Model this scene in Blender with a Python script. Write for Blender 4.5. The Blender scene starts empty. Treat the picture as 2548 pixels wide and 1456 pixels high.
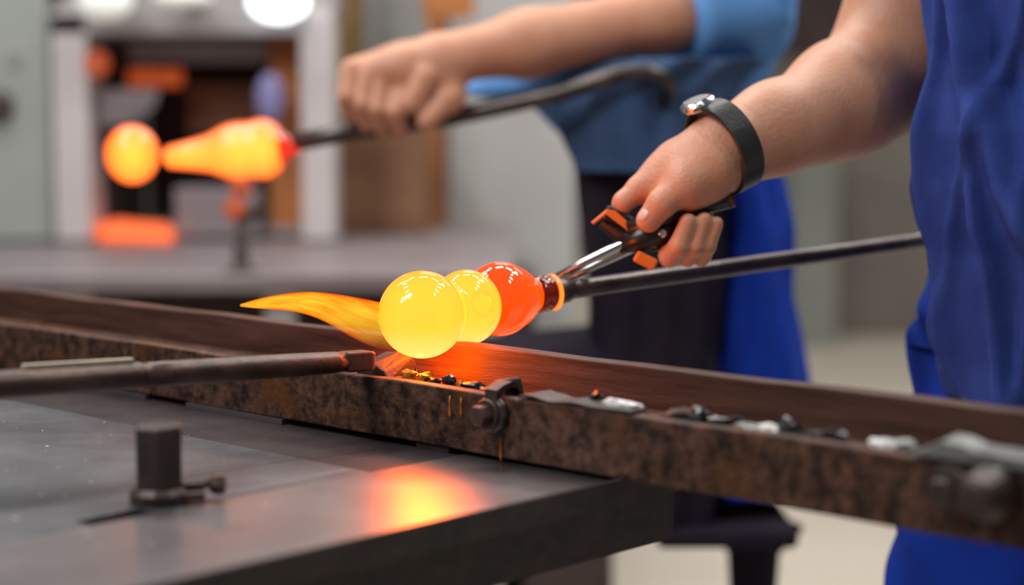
import bpy, bmesh, math, random
import numpy as np
from mathutils import Vector, Matrix
random.seed(4)
S = bpy.context.scene
C = bpy.context.collection
PI = math.pi

# ------------------------------------------------------------------ camera
F = 4400.0; W, H = 2548, 1456; HOR = 310.0
CZ = 1.14
PITCH = math.atan((H/2-HOR)/F)
cam_d = bpy.data.cameras.new('camera'); cam = bpy.data.objects.new('camera', cam_d); C.objects.link(cam)
cam.location = (0, 0, CZ); cam.rotation_euler = (PI/2-PITCH, 0, 0)
cam_d.sensor_width = 36; cam_d.lens = F/W*36
cam_d.clip_start = .05; cam_d.clip_end = 100
cam_d.dof.use_dof = True; cam_d.dof.focus_distance = 1.60; cam_d.dof.aperture_fstop = 2.05
cam_d.dof.aperture_blades = 0
S.camera = cam
# ------------------------------------------------------------------ view, world, lights
vs = S.view_settings
vs.view_transform = 'Standard'; vs.look = 'None'; vs.exposure = 0; vs.gamma = 1; vs.use_curve_mapping = False
w = bpy.data.worlds.new('world'); S.world = w; w.use_nodes = True
bgn = w.node_tree.nodes['Background']; bgn.inputs[0].default_value = (.86, .93, 1, 1); bgn.inputs[1].default_value = .15

def area(name, loc, target, sx, sy, power, col=(1, 1, 1)):
    d = bpy.data.lights.new(name, 'AREA'); d.shape = 'RECTANGLE'; d.size = sx; d.size_y = sy
    d.energy = power; d.color = col
    o = bpy.data.objects.new(name, d); C.objects.link(o); o.location = loc
    o.rotation_euler = (Vector(target)-Vector(loc)).to_track_quat('-Z', 'Y').to_euler()
    return o
for k in range(3):
    for z in (3.1, 3.75):
        area('hall_window_light', (-3.0+k*.75, .1+k*.1, z), (.2, 2.0, .9), .55, .42, 9, (.95, .97, 1))
for k in range(4):
    area('ceiling_tube_light', (-.9+k*.85, 3.1, 3.3), (.1+k*.2, 2.4, .5), .6, .14, 18, (1, .98, .95))
for k in range(4):
    area('ceiling_tube_light', (-1.3, .6+k*.6, 3.0), (-.5, 1.8, .3), .12, .4, 9, (1, .98, .95))
    area('ceiling_tube_light', (1.2, .8+k*.6, 3.0), (.5, 1.8, .3), .12, .4, 8, (1, .98, .95))
for y in (5.5, 8.5, 12):
    area('far_ceiling_light', (1.2, y, 3.6), (1.2, y, 0), 3.2, .5, 52, (1, .96, .9))  # unseen overhead lamps added to brighten the far floor
area('far_ceiling_light', (-1.6, 3.1, 3.2), (-.9, 4.3, .9), 1.2, .3, 16, (1, .97, .97))

# ------------------------------------------------------------------ helpers
cp, sp = math.cos(PITCH), math.sin(PITCH)
def ray(px, py):
    x = (px-W/2)/F; y = -(py-H/2)/F
    return Vector((x, cp+y*sp, y*cp-sp))
def at(px, py, Y):
    r = ray(px, py); return Vector((0, 0, CZ))+r*(Y/r.y)
def atz(px, py, Z):
    r = ray(px, py); return Vector((0, 0, CZ))+r*((Z-CZ)/r.z)
ANG = math.atan(4674/math.hypot(F, 418))
U = Vector((-math.sin(ANG), math.cos(ANG), 0))     # along the rails, away to the left
V = Vector((math.cos(ANG), math.sin(ANG), 0))      # across the rails, away to the right
def uv(p): return p.dot(U), p.dot(V)
def P(u, v, z): return U*u+V*v+Vector((0, 0, z))
def atv(px, py, v):                                # ray meets the plane of constant v
    r = ray(px, py); return Vector((0, 0, CZ))+r*(v/r.dot(V))
def atu(px, py, u):
    r = ray(px, py); return Vector((0, 0, CZ))+r*(u/r.dot(U))

def node(nt, t, **k):
    n = nt.nodes.new(t)
    for a, b in k.items(): setattr(n, a, b)
    return n
def mat(name, col, rough=.5, metal=0, col2=None, scale=20, stretch=(1, 1, 1), bump=0, bscale=None, detail=6,
        rough2=None, emit=None, estr=0, spots=None, spec=.5, coat=0, contrast=(.35, .65)):
    m = bpy.data.materials.new(name); m.use_nodes = True
    nt = m.node_tree; b = nt.nodes['Principled BSDF']
    b.inputs['Base Color'].default_value = (*col, 1); b.inputs['Roughness'].default_value = rough
    b.inputs['Metallic'].default_value = metal; b.inputs['Specular IOR Level'].default_value = spec
    b.inputs['Coat Weight'].default_value = coat
    tc = node(nt, 'ShaderNodeTexCoord'); mp = node(nt, 'ShaderNodeMapping')
    nt.links.new(tc.outputs['Object'], mp.inputs[0]); mp.inputs['Scale'].default_value = stretch
    nz = node(nt, 'ShaderNodeTexNoise'); nz.inputs['Scale'].default_value = scale; nz.inputs['Detail'].default_value = detail
    nz.inputs['Roughness'].default_value = .62
    nt.links.new(mp.outputs[0], nz.inputs['Vector'])
    last = None
    if col2:
        r = node(nt, 'ShaderNodeValToRGB'); r.color_ramp.elements[0].position = contrast[0]; r.color_ramp.elements[1].position = contrast[1]
        r.color_ramp.elements[0].color = (*col, 1); r.color_ramp.elements[1].color = (*col2, 1)
        nt.links.new(nz.outputs[0], r.inputs[0]); last = r.outputs[0]
        if spots:
            scol, sscale, lo, hi = spots
            n2 = node(nt, 'ShaderNodeTexNoise'); n2.inputs['Scale'].default_value = sscale; n2.inputs['Detail'].default_value = 8
            n2.inputs['Distortion'].default_value = .6
            nt.links.new(mp.outputs[0], n2.inputs['Vector'])
            mr = node(nt, 'ShaderNodeMapRange'); mr.inputs[1].default_value = lo; mr.inputs[2].default_value = hi
            nt.links.new(n2.outputs[0], mr.inputs[0])
            mx = node(nt, 'ShaderNodeMix', data_type='RGBA')
            nt.links.new(mr.outputs[0], mx.inputs[0]); nt.links.new(last, mx.inputs[6]); mx.inputs[7].default_value = (*scol, 1)
            last = mx.outputs[2]
        nt.links.new(last, b.inputs['Base Color'])
    if rough2 is not None:
        mr = node(nt, 'ShaderNodeMapRange'); mr.inputs[1].default_value = .3; mr.inputs[2].default_value = .7
        mr.inputs[3].default_value = rough; mr.inputs[4].default_value = rough2
        nt.links.new(nz.outputs[0], mr.inputs[0]); nt.links.new(mr.outputs[0], b.inputs['Roughness'])
    if bump:
        n3 = node(nt, 'ShaderNodeTexNoise'); n3.inputs['Scale'].default_value = bscale or scale*3; n3.inputs['Detail'].default_value = 5
        nt.links.new(mp.outputs[0], n3.inputs['Vector'])
        bp = node(nt, 'ShaderNodeBump'); bp.inputs['Strength'].default_value = bump; bp.inputs['Distance'].default_value = .002
        nt.links.new(n3.outputs[0], bp.inputs['Height']); nt.links.new(bp.outputs[0], b.inputs['Normal'])
    if emit:
        b.inputs['Emission Color'].default_value = (*emit, 1); b.inputs['Emission Strength'].default_value = estr
    return m
def glow(name, centre, edge, power=1.0, rough=.04, noise=0):
    """glass that gives off its own light: dimmer where the body is thin at its rim"""
    m = mat(name, (.02, .01, .005), rough, spec=.6)
    nt = m.node_tree; b = nt.nodes['Principled BSDF']
    lw = node(nt, 'ShaderNodeLayerWeight'); lw.inputs[0].default_value = .5
    pw = node(nt, 'ShaderNodeMath', operation='POWER'); pw.inputs[1].default_value = power
    nt.links.new(lw.outputs['Facing'], pw.inputs[0])
    mx = node(nt, 'ShaderNodeMix', data_type='RGBA'); mx.inputs[6].default_value = (*centre, 1); mx.inputs[7].default_value = (*edge, 1)
    nt.links.new(pw.outputs[0], mx.inputs[0]); last = mx.outputs[2]
    if noise:
        tc = node(nt, 'ShaderNodeTexCoord'); nz = node(nt, 'ShaderNodeTexNoise'); nz.inputs['Scale'].default_value = 26
        nz.inputs['Detail'].default_value = 2
        nt.links.new(tc.outputs['Object'], nz.inputs['Vector'])
        mr = node(nt, 'ShaderNodeMapRange'); mr.inputs[3].default_value = 1-noise; mr.inputs[4].default_value = 1+noise
        nt.links.new(nz.outputs[0], mr.inputs[0])
        vm = node(nt, 'ShaderNodeVectorMath', operation='SCALE'); nt.links.new(last, vm.inputs[0]); nt.links.new(mr.outputs[0], vm.inputs['Scale'])
        last = vm.outputs[0]
    nt.links.new(last, b.inputs['Emission Color']); b.inputs['Emission Strength'].default_value = 1
    return m

def obj(name, me_or_bm, m=None, parent=None, smooth=False, label=None, bevel=0):
    if isinstance(me_or_bm, bmesh.types.BMesh):
        bmesh.ops.recalc_face_normals(me_or_bm, faces=me_or_bm.faces)
        me = bpy.data.meshes.new(name); me_or_bm.to_mesh(me); me_or_bm.free()
    else: me = me_or_bm
    if m: me.materials.append(m)
    o = bpy.data.objects.new(name, me); C.objects.link(o)
    if smooth: me.polygons.foreach_set('use_smooth', [True]*len(me.polygons))
    if parent:
        o.parent = parent; o.matrix_parent_inverse = parent.matrix_world.inverted()
    if bevel:
        b = o.modifiers.new('bevel', 'BEVEL'); b.width = bevel; b.segments = 2; b.limit_method = 'ANGLE'; b.angle_limit = math.radians(40)
    if label: o['label'] = label
    return o
def thing(name, label, cat, loc, group=None):
    o = bpy.data.objects.new(name, None); C.objects.link(o); o.location = loc; o.empty_display_size = .05
    o['label'] = label; o['category'] = cat
    if group: o['group'] = group
    bpy.context.view_layer.update()
    return o
def tag(o, label, cat, group=None):
    o['label'] = label; o['category'] = cat
    if group: o['group'] = group
    return o
def struct(o): o['kind'] = 'structure'; return o

def box(bm, c, sx, sy, sz, ax=(Vector((1, 0, 0)), Vector((0, 1, 0)), Vector((0, 0, 1)))):
    """box centred at c with full sizes along the three axes"""
    vs_ = []
    for k in (-.5, .5):
        for i, j in ((-.5, -.5), (.5, -.5), (.5, .5), (-.5, .5)):
            vs_.append(bm.verts.new(Vector(c)+ax[0]*sx*i+ax[1]*sy*j+ax[2]*sz*k))
    a = vs_
    for f in ((3, 2, 1, 0), (4, 5, 6, 7), (0, 1, 5, 4), (1, 2, 6, 5), (2, 3, 7, 6), (3, 0, 4, 7)):
        bm.faces.new([a[i] for i in f])
AX = (U, V, Vector((0, 0, 1)))
def rbox(bm, u0, u1, v0, v1, z0, z1):
    box(bm, P((u0+u1)/2, (v0+v1)/2, (z0+z1)/2), u1-u0, v1-v0, z1-z0, AX)
def wbox(bm, x0, x1, y0, y1, z0, z1):
    box(bm, ((x0+x1)/2, (y0+y1)/2, (z0+z1)/2), x1-x0, y1-y0, z1-z0)
def frame(d, up=Vector((0, 0, 1))):
    d = d.normalized()
    if abs(d.dot(up)) > .95: up = Vector((0, 1, 0))
    a = d.cross(up).normalized(); return a, a.cross(d).normalized()
def loft(bm, rings, cap=True, closed=True):
    vr = [[bm.verts.new(p) for p in r] for r in rings]
    n = len(vr[0])
    for a, b in zip(vr, vr[1:]):
        for i in range(n if closed else n-1):
            j = (i+1) % n
            bm.faces.new((a[i], a[j], b[j], b[i]))
    if cap and closed:
        bm.faces.new(vr[0][::-1]); bm.faces.new(vr[-1])
def tube(bm, pts, rad, n=24, up=Vector((0, 0, 1)), flat=1.0, rot=0):
    """circular (or n-gon) tube along points; radius per point; flat squashes it along the second axis"""
    pts = [Vector(p) for p in pts]
    if not hasattr(rad, '__len__'): rad = [rad]*len(pts)
    rings = []
    for i, p in enumerate(pts):
        d = (pts[min(i+1, len(pts)-1)]-pts[max(i-1, 0)])
        a, b = frame(d, up)
        rings.append([p+(a*math.cos(2*PI*k/n+rot)+b*math.sin(2*PI*k/n+rot)*flat)*rad[i] for k in range(n)])
    loft(bm, rings)
def lathe(bm, o, d, prof, n=48, up=Vector((0, 0, 1))):
    """profile of (distance along d, radius)"""
    d = d.normalized(); a, b = frame(d, up)
    loft(bm, [[o+d*t+(a*math.cos(2*PI*k/n)+b*math.sin(2*PI*k/n))*max(r, 1e-5) for k in range(n)] for t, r in prof])

# ---------- implicit surfaces (numpy, surface nets) for bodies and molten glass
def seg(a, b, ra, rb, k=.012): return ('s', tuple(a), tuple(b), ra, rb, k)
def ell(c, r, axes=None, k=.012): return ('e', tuple(c), tuple(r), axes, k)
def implicit(prims, res):
    lo = np.full(3, 1e9); hi = -lo
    bb = []
    for p in prims:
        if p[0] == 's':
            r = max(p[3], p[4]); l = np.minimum(p[1], p[2])-r; h = np.maximum(p[1], p[2])+r
        else:
            r = max(p[2]); l = np.array(p[1])-r; h = np.array(p[1])+r
        bb.append((l, h)); lo = np.minimum(lo, l); hi = np.maximum(hi, h)
    lo -= res*3; hi += res*3
    n = np.ceil((hi-lo)/res).astype(int)+1
    Fd = np.full(n, .03, dtype=np.float32)
    ax = [lo[i]+res*np.arange(n[i]) for i in range(3)]
    for p, (l, h) in zip(prims, bb):
        pad = p[-1]+.03
        i0 = np.maximum(((l-pad-lo)/res).astype(int), 0); i1 = np.minimum(((h+pad-lo)/res).astype(int)+1, n)
        sl = tuple(slice(i0[i], i1[i]) for i in range(3))
        X = ax[0][sl[0]][:, None, None]; Y = ax[1][sl[1]][None, :, None]; Z = ax[2][sl[2]][None, None, :]
        if p[0] == 's':
            a = np.array(p[1]); b = np.array(p[2]); ba = b-a; L = max(ba@ba, 1e-9)
            t = np.clip(((X-a[0])*ba[0]+(Y-a[1])*ba[1]+(Z-a[2])*ba[2])/L, 0, 1)
            d = np.sqrt((X-a[0]-t*ba[0])**2+(Y-a[1]-t*ba[1])**2+(Z-a[2]-t*ba[2])**2)-(p[3]+(p[4]-p[3])*t)
        else:
            c, r, A = p[1], p[2], p[3]
            D = (X-c[0], Y-c[1], Z-c[2])
            if A is not None:
                D = [D[0]*A[i][0]+D[1]*A[i][1]+D[2]*A[i][2] for i in range(3)]
            q = np.sqrt((D[0]/r[0])**2+(D[1]/r[1])**2+(D[2]/r[2])**2)
            g = np.sqrt((D[0]/r[0]**2)**2+(D[1]/r[1]**2)**2+(D[2]/r[2]**2)**2)+1e-6
            d = q*(q-1)/g
        k = p[-1]; f0 = Fd[sl]
        hh = np.clip(.5+.5*(d-f0)/k, 0, 1) if k > 0 else (d > f0)*1.0
        Fd[sl] = np.minimum(.03, d*(1-hh)+f0*hh-k*hh*(1-hh))
    ins = Fd < 0
    nx, ny, nz = n-1
    cnt = np.zeros((nx, ny, nz), np.float32); pos = np.zeros((nx, ny, nz, 3), np.float32)
    corners = [(0, 0, 0), (1, 0, 0), (0, 1, 0), (1, 1, 0), (0, 0, 1), (1, 0, 1), (0, 1, 1), (1, 1, 1)]
    edges = [(a, b) for a in range(8) for b in range(a+1, 8) if sum(abs(corners[a][i]-corners[b][i]) for i in range(3)) == 1]
    for a, b in edges:
        ca, cb = corners[a], corners[b]
        fa = Fd[ca[0]:ca[0]+nx, ca[1]:ca[1]+ny, ca[2]:ca[2]+nz]; fb = Fd[cb[0]:cb[0]+nx, cb[1]:cb[1]+ny, cb[2]:cb[2]+nz]
        idx = np.nonzero((fa < 0) != (fb < 0))
        va, vb = fa[idx], fb[idx]; t = va/(va-vb)
        cnt[idx] += 1
        for i in range(3): pos[idx+(np.full(len(t), i),)] += ca[i]+t*(cb[i]-ca[i])
    act = np.nonzero(cnt)
    vid = np.full((nx, ny, nz), -1, np.int64); vid[act] = np.arange(len(act[0]))
    vp = np.stack(act, 1)+pos[act]/cnt[act][:, None]
    vp = vp*res+lo
    quads = []
    for axis in range(3):
        o = [0, 0, 0]; o[axis] = 1
        m0 = ins[:n[0]-o[0], :n[1]-o[1], :n[2]-o[2]]; m1 = ins[o[0]:, o[1]:, o[2]:]
        I = np.stack(np.nonzero(m0 != m1), 1)
        b1, b2 = [(1, 2), (2, 0), (0, 1)][axis]
        I = I[(I[:, b1] > 0) & (I[:, b2] > 0) & (I[:, b1] < n[b1]-1) & (I[:, b2] < n[b2]-1)]
        flip = m0[tuple(I.T)]
        e1 = np.zeros(3, int); e1[b1] = 1; e2 = np.zeros(3, int); e2[b2] = 1
        q = np.stack([vid[tuple((I-e1-e2).T)], vid[tuple((I-e2).T)], vid[tuple(I.T)], vid[tuple((I-e1).T)]], 1)
        q[~flip] = q[~flip][:, ::-1]
        quads.append(q)
    return vp, np.concatenate(quads)
def smooth_verts(v, q, it=2):
    e = np.concatenate([q[:, [0, 1]], q[:, [1, 2]], q[:, [2, 3]], q[:, [3, 0]]])
    for _ in range(it):
        s = np.zeros_like(v); c = np.zeros(len(v))
        np.add.at(s, e[:, 0], v[e[:, 1]]); np.add.at(s, e[:, 1], v[e[:, 0]]); np.add.at(c, e[:, 0], 1); np.add.at(c, e[:, 1], 1)
        v = v*.4+.6*s/np.maximum(c, 1)[:, None]
    return v
def mesh_from(parts, name):
    V_, Q_ = [], []; k = 0
    for v, q in parts: V_.append(v); Q_.append(q+k); k += len(v)
    v = np.concatenate(V_).astype(np.float32); q = np.concatenate(Q_)
    me = bpy.data.meshes.new(name)
    me.vertices.add(len(v)); me.vertices.foreach_set('co', v.ravel())
    me.loops.add(q.size); me.loops.foreach_set('vertex_index', q.ravel().astype(np.int32))
    me.polygons.add(len(q)); me.polygons.foreach_set('loop_start', np.arange(0, q.size, 4, dtype=np.int32))
    me.update(calc_edges=True)
    return me

# ------------------------------------------------------------------ materials
M = {}
M['rail'] = mat('weathered rail steel', (.020, .009, .006), .48, .15, (.135, .060, .036), 80, (1, 1, 1), .7, 170, rough2=.62,
                spots=((.11, .038, .008), 11, .54, .68), contrast=(.38, .68), spec=.3)
M['rail_rear'] = mat('brown rolled steel', (.042, .018, .012), .42, .2, (.105, .048, .033), 8, (1, 1, 14), .25, 60, rough2=.55, spec=.35)
M['plate'] = mat('dark worn steel plate', (.085, .085, .092), .38, .8, (.15, .148, .156), 9, (1, 1, 1), .3, 260, rough2=.50, contrast=(.25, .75))
M['strip'] = mat('smooth steel strip', (.31, .275, .28), .30, .95, (.36, .32, .325), 6, bump=.05, bscale=140, rough2=.36)
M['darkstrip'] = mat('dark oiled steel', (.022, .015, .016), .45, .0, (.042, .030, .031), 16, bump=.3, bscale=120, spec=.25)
M['edge'] = mat('dark plate edge', (.035, .030, .028), .5, .4, (.06, .048, .042), 30, bump=.4)
M['iron'] = mat('dark forged iron', (.035, .025, .022), .42, .5, (.075, .052, .045), 30, bump=.35, bscale=120)
M['rod'] = mat('brown scaled iron', (.045, .022, .016), .42, .35, (.10, .054, .042), 24, (1, 1, 1), .3, 140)
M['pipe'] = mat('dark oxidised pipe', (.045, .036, .034), .36, .6, (.10, .08, .074), 30, bump=.25, bscale=160)
M['steel'] = mat('bright tool steel', (.55, .56, .56), .22, 1, bump=.05)
M['greysteel'] = mat('grey galvanised steel', (.12, .12, .115), .48, .6, (.24, .235, .22), 40, bump=.4, bscale=90)
M['blackplastic'] = mat('black handle', (.012, .011, .011), .35)
M['orange'] = mat('orange lacquer', (.75, .17, .02), .4)
M['char'] = mat('black glass slag', (.006, .005, .006), .12, 0, (.02, .016, .018), 60, bump=.5, bscale=120)
M['whiteglass'] = mat('pale frosted glass', (.62, .58, .55), .25, 0, (.8, .78, .76), 60, bump=.5, bscale=150)
M['amber'] = mat('amber glass crumb', (.5, .17, .02), .1, 0, (.35, .09, .01), 60, bump=.4)
M['chalk'] = mat('pale dry wood', (.52, .45, .33), .7, col2=(.42, .36, .27), scale=50, stretch=(1, 1, 1), bump=.3)
M['skin'] = mat('skin', (.47, .205, .115), .48, 0, (.60, .30, .19), 14, bump=.35, bscale=260, spec=.4, contrast=(.3, .7))
sk = M['skin'].node_tree.nodes['Principled BSDF']
#pass
sk.inputs['Subsurface Weight'].default_value = .12; sk.inputs['Subsurface Radius'].default_value = (.012, .005, .003); sk.inputs['Subsurface Scale'].default_value = .6
M['nail'] = mat('fingernail', (.62, .40, .33), .3)
M['shirt'] = mat('royal blue cotton', (.024, .048, .22), .82, 0, (.036, .066, .28), 18, bump=.5, bscale=900, spec=.2)
M['trousers'] = mat('bright blue cotton', (.004, .028, .27), .8, 0, (.006, .038, .33), 10, bump=.4, bscale=600, spec=.15)
M['lightshirt'] = mat('light blue cotton', (.10, .28, .62), .85, 0, (.14, .34, .68), 6, bump=.3, spec=.15)
M['navy'] = mat('navy cotton', (.035, .07, .15), .85, 0, (.055, .10, .20), 6, spec=.15)
M['darkcloth'] = mat('near black cotton', (.010, .007, .014), .85, 0, (.018, .012, .022), 6, spec=.15)
M['watch'] = mat('black rubber', (.012, .012, .013), .45, 0, (.02, .02, .021), 80, bump=.2)
M['chrome'] = mat('watch steel', (.7, .7, .72), .18, 1)
M['dial'] = mat('black watch dial', (.01, .01, .012), .15)
M['floor'] = mat('beige concrete floor', (.50, .43, .35), .6, 0, (.56, .49, .40), 1.2, bump=.1)
M['wall'] = mat('grey brown plaster', (.20, .175, .15), .85, 0, (.27, .24, .21), 1.5)
M['greypaint'] = mat('grey green enamel', (.27, .29, .26), .5, 0, (.31, .33, .30), 4)
M['whitepaint'] = mat('off white enamel', (.46, .41, .40), .5, 0, (.52, .465, .455), 3)
M['greyframe'] = mat('warm grey steel frame', (.26, .235, .23), .5, .2, (.33, .30, .29), 6)
M['bench'] = mat('mauve grey steel sheet', (.19, .155, .16), .42, .3, (.26, .215, .22), 4)
M['brown'] = mat('brown firebrick', (.16, .07, .035), .8, 0, (.24, .12, .06), 10)
M['soot'] = mat('sooty lining', (.035, .022, .02), .8, 0, (.07, .045, .04), 8)
M['rust'] = mat('rusty orange steel', (.38, .13, .03), .6, 0, (.5, .17, .04), 8)
M['olive'] = mat('olive brown timber', (.18, .10, .03), .7, 0, (.24, .14, .04), 6)
M['panel'] = mat('light grey panel', (.46, .455, .44), .6, 0, (.5, .49, .47), 2)
M['lilac'] = mat('lilac cloth', (.22, .20, .38), .8)

M['hot'] = glow('yellow hot glass', (6.0, .74, .050), (5.0, .40, .004), 2.6, noise=.05)
nt = M['hot'].node_tree; b_ = nt.nodes['Principled BSDF']; src = b_.inputs['Emission Color'].links[0].from_socket
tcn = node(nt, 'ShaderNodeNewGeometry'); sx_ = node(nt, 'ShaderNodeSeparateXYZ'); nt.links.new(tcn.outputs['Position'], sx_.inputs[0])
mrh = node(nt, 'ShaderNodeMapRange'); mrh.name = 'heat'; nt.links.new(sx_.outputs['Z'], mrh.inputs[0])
mxh = node(nt, 'ShaderNodeMix', data_type='RGBA'); nt.links.new(mrh.outputs[0], mxh.inputs[0]); nt.links.new(src, mxh.inputs[6]); mxh.inputs[7].default_value = (6.2, .90, .20, 1)  # pale reflection of the lit rail, painted into the bulb's lower emission
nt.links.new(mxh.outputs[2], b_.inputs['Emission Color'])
ivb = node(nt, 'ShaderNodeMath', operation='MULTIPLY_ADD'); nt.links.new(tcn.outputs['Backfacing'], ivb.inputs[0]); ivb.inputs[1].default_value = -.6; ivb.inputs[2].default_value = .6
nt.links.new(ivb.outputs[0], b_.inputs['Specular IOR Level']); b_.inputs['Base Color'].default_value = (0, 0, 0, 1)
trn = node(nt, 'ShaderNodeBsdfTransparent'); mss = node(nt, 'ShaderNodeMixShader'); mss.inputs[0].default_value = .11; on = nt.nodes['Material Output']
nt.links.new(b_.outputs[0], mss.inputs[1]); nt.links.new(trn.outputs[0], mss.inputs[2]); nt.links.new(mss.outputs[0], on.inputs[0])
M['hot_orange'] = glow('orange hot glass', (1.35, .078, .0), (1.7, .12, .001), 2, noise=.08)
M['hot_ring'] = glow('bright cooling rim', (2.6, .42, .03), (1.6, .22, .01), 1)
M['hot_far'] = glow('distant hot glass', (3.2, .84, .09), (1.4, .10, .0), .6, rough=.35)
M['hot_red'] = glow('red cooling glass', (1.0, .03, .004), (.6, .02, .01), 1)
M['coal'] = mat('glowing furnace brick', (.2, .05, .02), .7, emit=(1, .12, .012), estr=1.25)
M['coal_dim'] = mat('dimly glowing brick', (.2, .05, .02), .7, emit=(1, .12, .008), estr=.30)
M['lamp'] = mat('lamp tube', (.8, .8, .8), .4, emit=(.85, .93, 1), estr=3.2)
M['lamp_soft'] = mat('soft lamp shade', (.7, .7, .65), .4, emit=(.9, .95, .85), estr=.45)
# dark red neck glass
m = mat('dark red glass', (.14, .006, .002), .04, 0, (.02, .002, .001), 60, bump=.5, bscale=70, emit=(.5, .02, .001), estr=.16, contrast=(.4, .6)); M['neck'] = m
# flame: burning gas, thin at its edge
m = bpy.data.materials.new('flame'); m.use_nodes = True; nt = m.node_tree; nt.nodes.clear()
out = node(nt, 'ShaderNodeOutputMaterial'); em = node(nt, 'ShaderNodeEmission'); tr = node(nt, 'ShaderNodeBsdfTransparent'); ms = node(nt, 'ShaderNodeMixShader')
lw = node(nt, 'ShaderNodeLayerWeight'); lw.inputs[0].default_value = .5
inv = node(nt, 'ShaderNodeMath', operation='SUBTRACT'); inv.inputs[0].default_value = 1; nt.links.new(lw.outputs['Facing'], inv.inputs[1])
tc = node(nt, 'ShaderNodeTexCoord'); at_ = node(nt, 'ShaderNodeAttribute'); at_.attribute_name = 'flow'
mp = node(nt, 'ShaderNodeMapping'); mp.inputs['Scale'].default_value = (1.4, 9, 1)
nt.links.new(at_.outputs['Vector'], mp.inputs[0])
nz = node(nt, 'ShaderNodeTexNoise'); nz.inputs['Scale'].default_value = 1.0; nz.inputs['Detail'].default_value = 3; nt.links.new(mp.outputs[0], nz.inputs['Vector'])
rp = node(nt, 'ShaderNodeValToRGB'); e = rp.color_ramp.elements
e[0].position = .12; e[0].color = (1.0, .055, .002, 1); e[1].position = .80; e[1].color = (1, .60, .035, 1)
x = e.new(.42); x.color = (1, .24, .004, 1)
ad = node(nt, 'ShaderNodeMath', operation='MULTIPLY_ADD'); nt.links.new(nz.outputs[0], ad.inputs[0]); ad.inputs[1].default_value = .9; 
sb = node(nt, 'ShaderNodeMath', operation='SUBTRACT'); nt.links.new(inv.outputs[0], sb.inputs[0]); sb.inputs[1].default_value = .60
nt.links.new(sb.outputs[0], ad.inputs[2]); nt.links.new(ad.outputs[0], rp.inputs[0]); nt.links.new(rp.outputs[0], em.inputs[0]); em.inputs[1].default_value = 1.15
pw = node(nt, 'ShaderNodeMath', operation='POWER'); nt.links.new(inv.outputs[0], pw.inputs[0]); pw.inputs[1].default_value = .7
# fades as it spreads down towards the steel
sep = node(nt, 'ShaderNodeSeparateXYZ'); nt.links.new(at_.outputs['Vector'], sep.inputs[0])
pm = node(nt, 'ShaderNodeMath', operation='MULTIPLY'); nt.links.new(pw.outputs[0], pm.inputs[0]); nt.links.new(sep.outputs['Z'], pm.inputs[1])
nt.links.new(pm.outputs[0], ms.inputs[0]); nt.links.new(tr.outputs[0], ms.inputs[1]); nt.links.new(em.outputs[0], ms.inputs[2]); nt.links.new(ms.outputs[0], out.inputs[0])
M['flame'] = m

# ------------------------------------------------------------------ key positions
C1 = at(1050, 783, 1.60); R1 = 110/F*1.60
uC, vC = uv(C1)
VR = vC+.031                       # inner face of the rear rail
VF = vC-.062                       # outer face of the front rail
ZR = atv(1118, 853, VR).z          # rear rail top
ZF = atv(1118, 967, VF).z          # front rail top
ZFB = atv(1118, 1116, VF).z        # front rail bottom
ZT = ZFB-.004                      # table top
TH = .021
def ru(px, py, v): return uv(atv(px, py, v))[0]
U0 = uv(atz(1450, 1212, ZT))[0]    # table's right end
U1 = uv(atz(760, 1204, ZT))[0]     # seam
UA, UB = -1.25, 2.6                # ends of the rails

# ------------------------------------------------------------------ the room
bm = bmesh.new(); wbox(bm, -7, 7, -3, 15, -.1, 0); struct(obj('floor', bm, M['floor']))
bm = bmesh.new(); wbox(bm, -7, 7, 15, 15.2, 0, 3.2); struct(obj('wall_back', bm, M['wall']))
bm = bmesh.new(); wbox(bm, -7.2, -7, -3, 15, 0, 2.6); struct(obj('wall_left', bm, M['wall']))
bm = bmesh.new(); wbox(bm, 7, 7.2, -3, 15, 0, 2.6); struct(obj('wall_right', bm, M['wall']))

# ------------------------------------------------------------------ steel table
t = thing('work_table', 'heavy dark steel table with a smooth bright end strip, at the lower left', 'table', P(U0+.5, vC-.3, 0))
VB = VR+.06; VN = VF-.95; UE = U0+1.9; SL = .022
s0 = uv(atz(180, 1296, ZT))[1]; s1 = uv(atz(352, 1268, ZT))[1]
US = uv(atz(600, 1227, ZT))[0]
bm = bmesh.new()
rbox(bm, U0, US-SL/2, VN, VB, ZT-TH, ZT)
obj('end_strip', bm, M['strip'], t, label='smooth polished end strip of the steel tabletop')
vd = uv(atz(470, 1085, ZT))[1]
bm = bmesh.new()
rbox(bm, US+SL/2, UE, VN, vd, ZT-TH, ZT)
obj('tabletop', bm, M['plate'], t, label='dark scratched main plate of the steel tabletop', bevel=.001)
bm = bmesh.new(); rbox(bm, US-SL/2, US+SL/2, VN, s0, ZT-TH, ZT-.0001); rbox(bm, US-SL/2, US+SL/2, s1, vd, ZT-TH, ZT-.0001)
obj('seam_filler', bm, M['plate'], t)
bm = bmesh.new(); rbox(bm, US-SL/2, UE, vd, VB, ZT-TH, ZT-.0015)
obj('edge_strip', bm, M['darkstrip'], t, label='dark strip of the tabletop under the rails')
bm = bmesh.new(); rbox(bm, U0+.03, UE-.03, VN+.03, VB-.03, ZT-TH-.05, ZT-TH-.001)
obj('under_frame', bm, M['edge'], t)
bm = bmesh.new(); rbox(bm, U0-.001, U0, VN, VB, ZT-TH, ZT-.0015); obj('end_face', bm, M['edge'], t, label='dark sawn end face of the tabletop')
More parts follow.
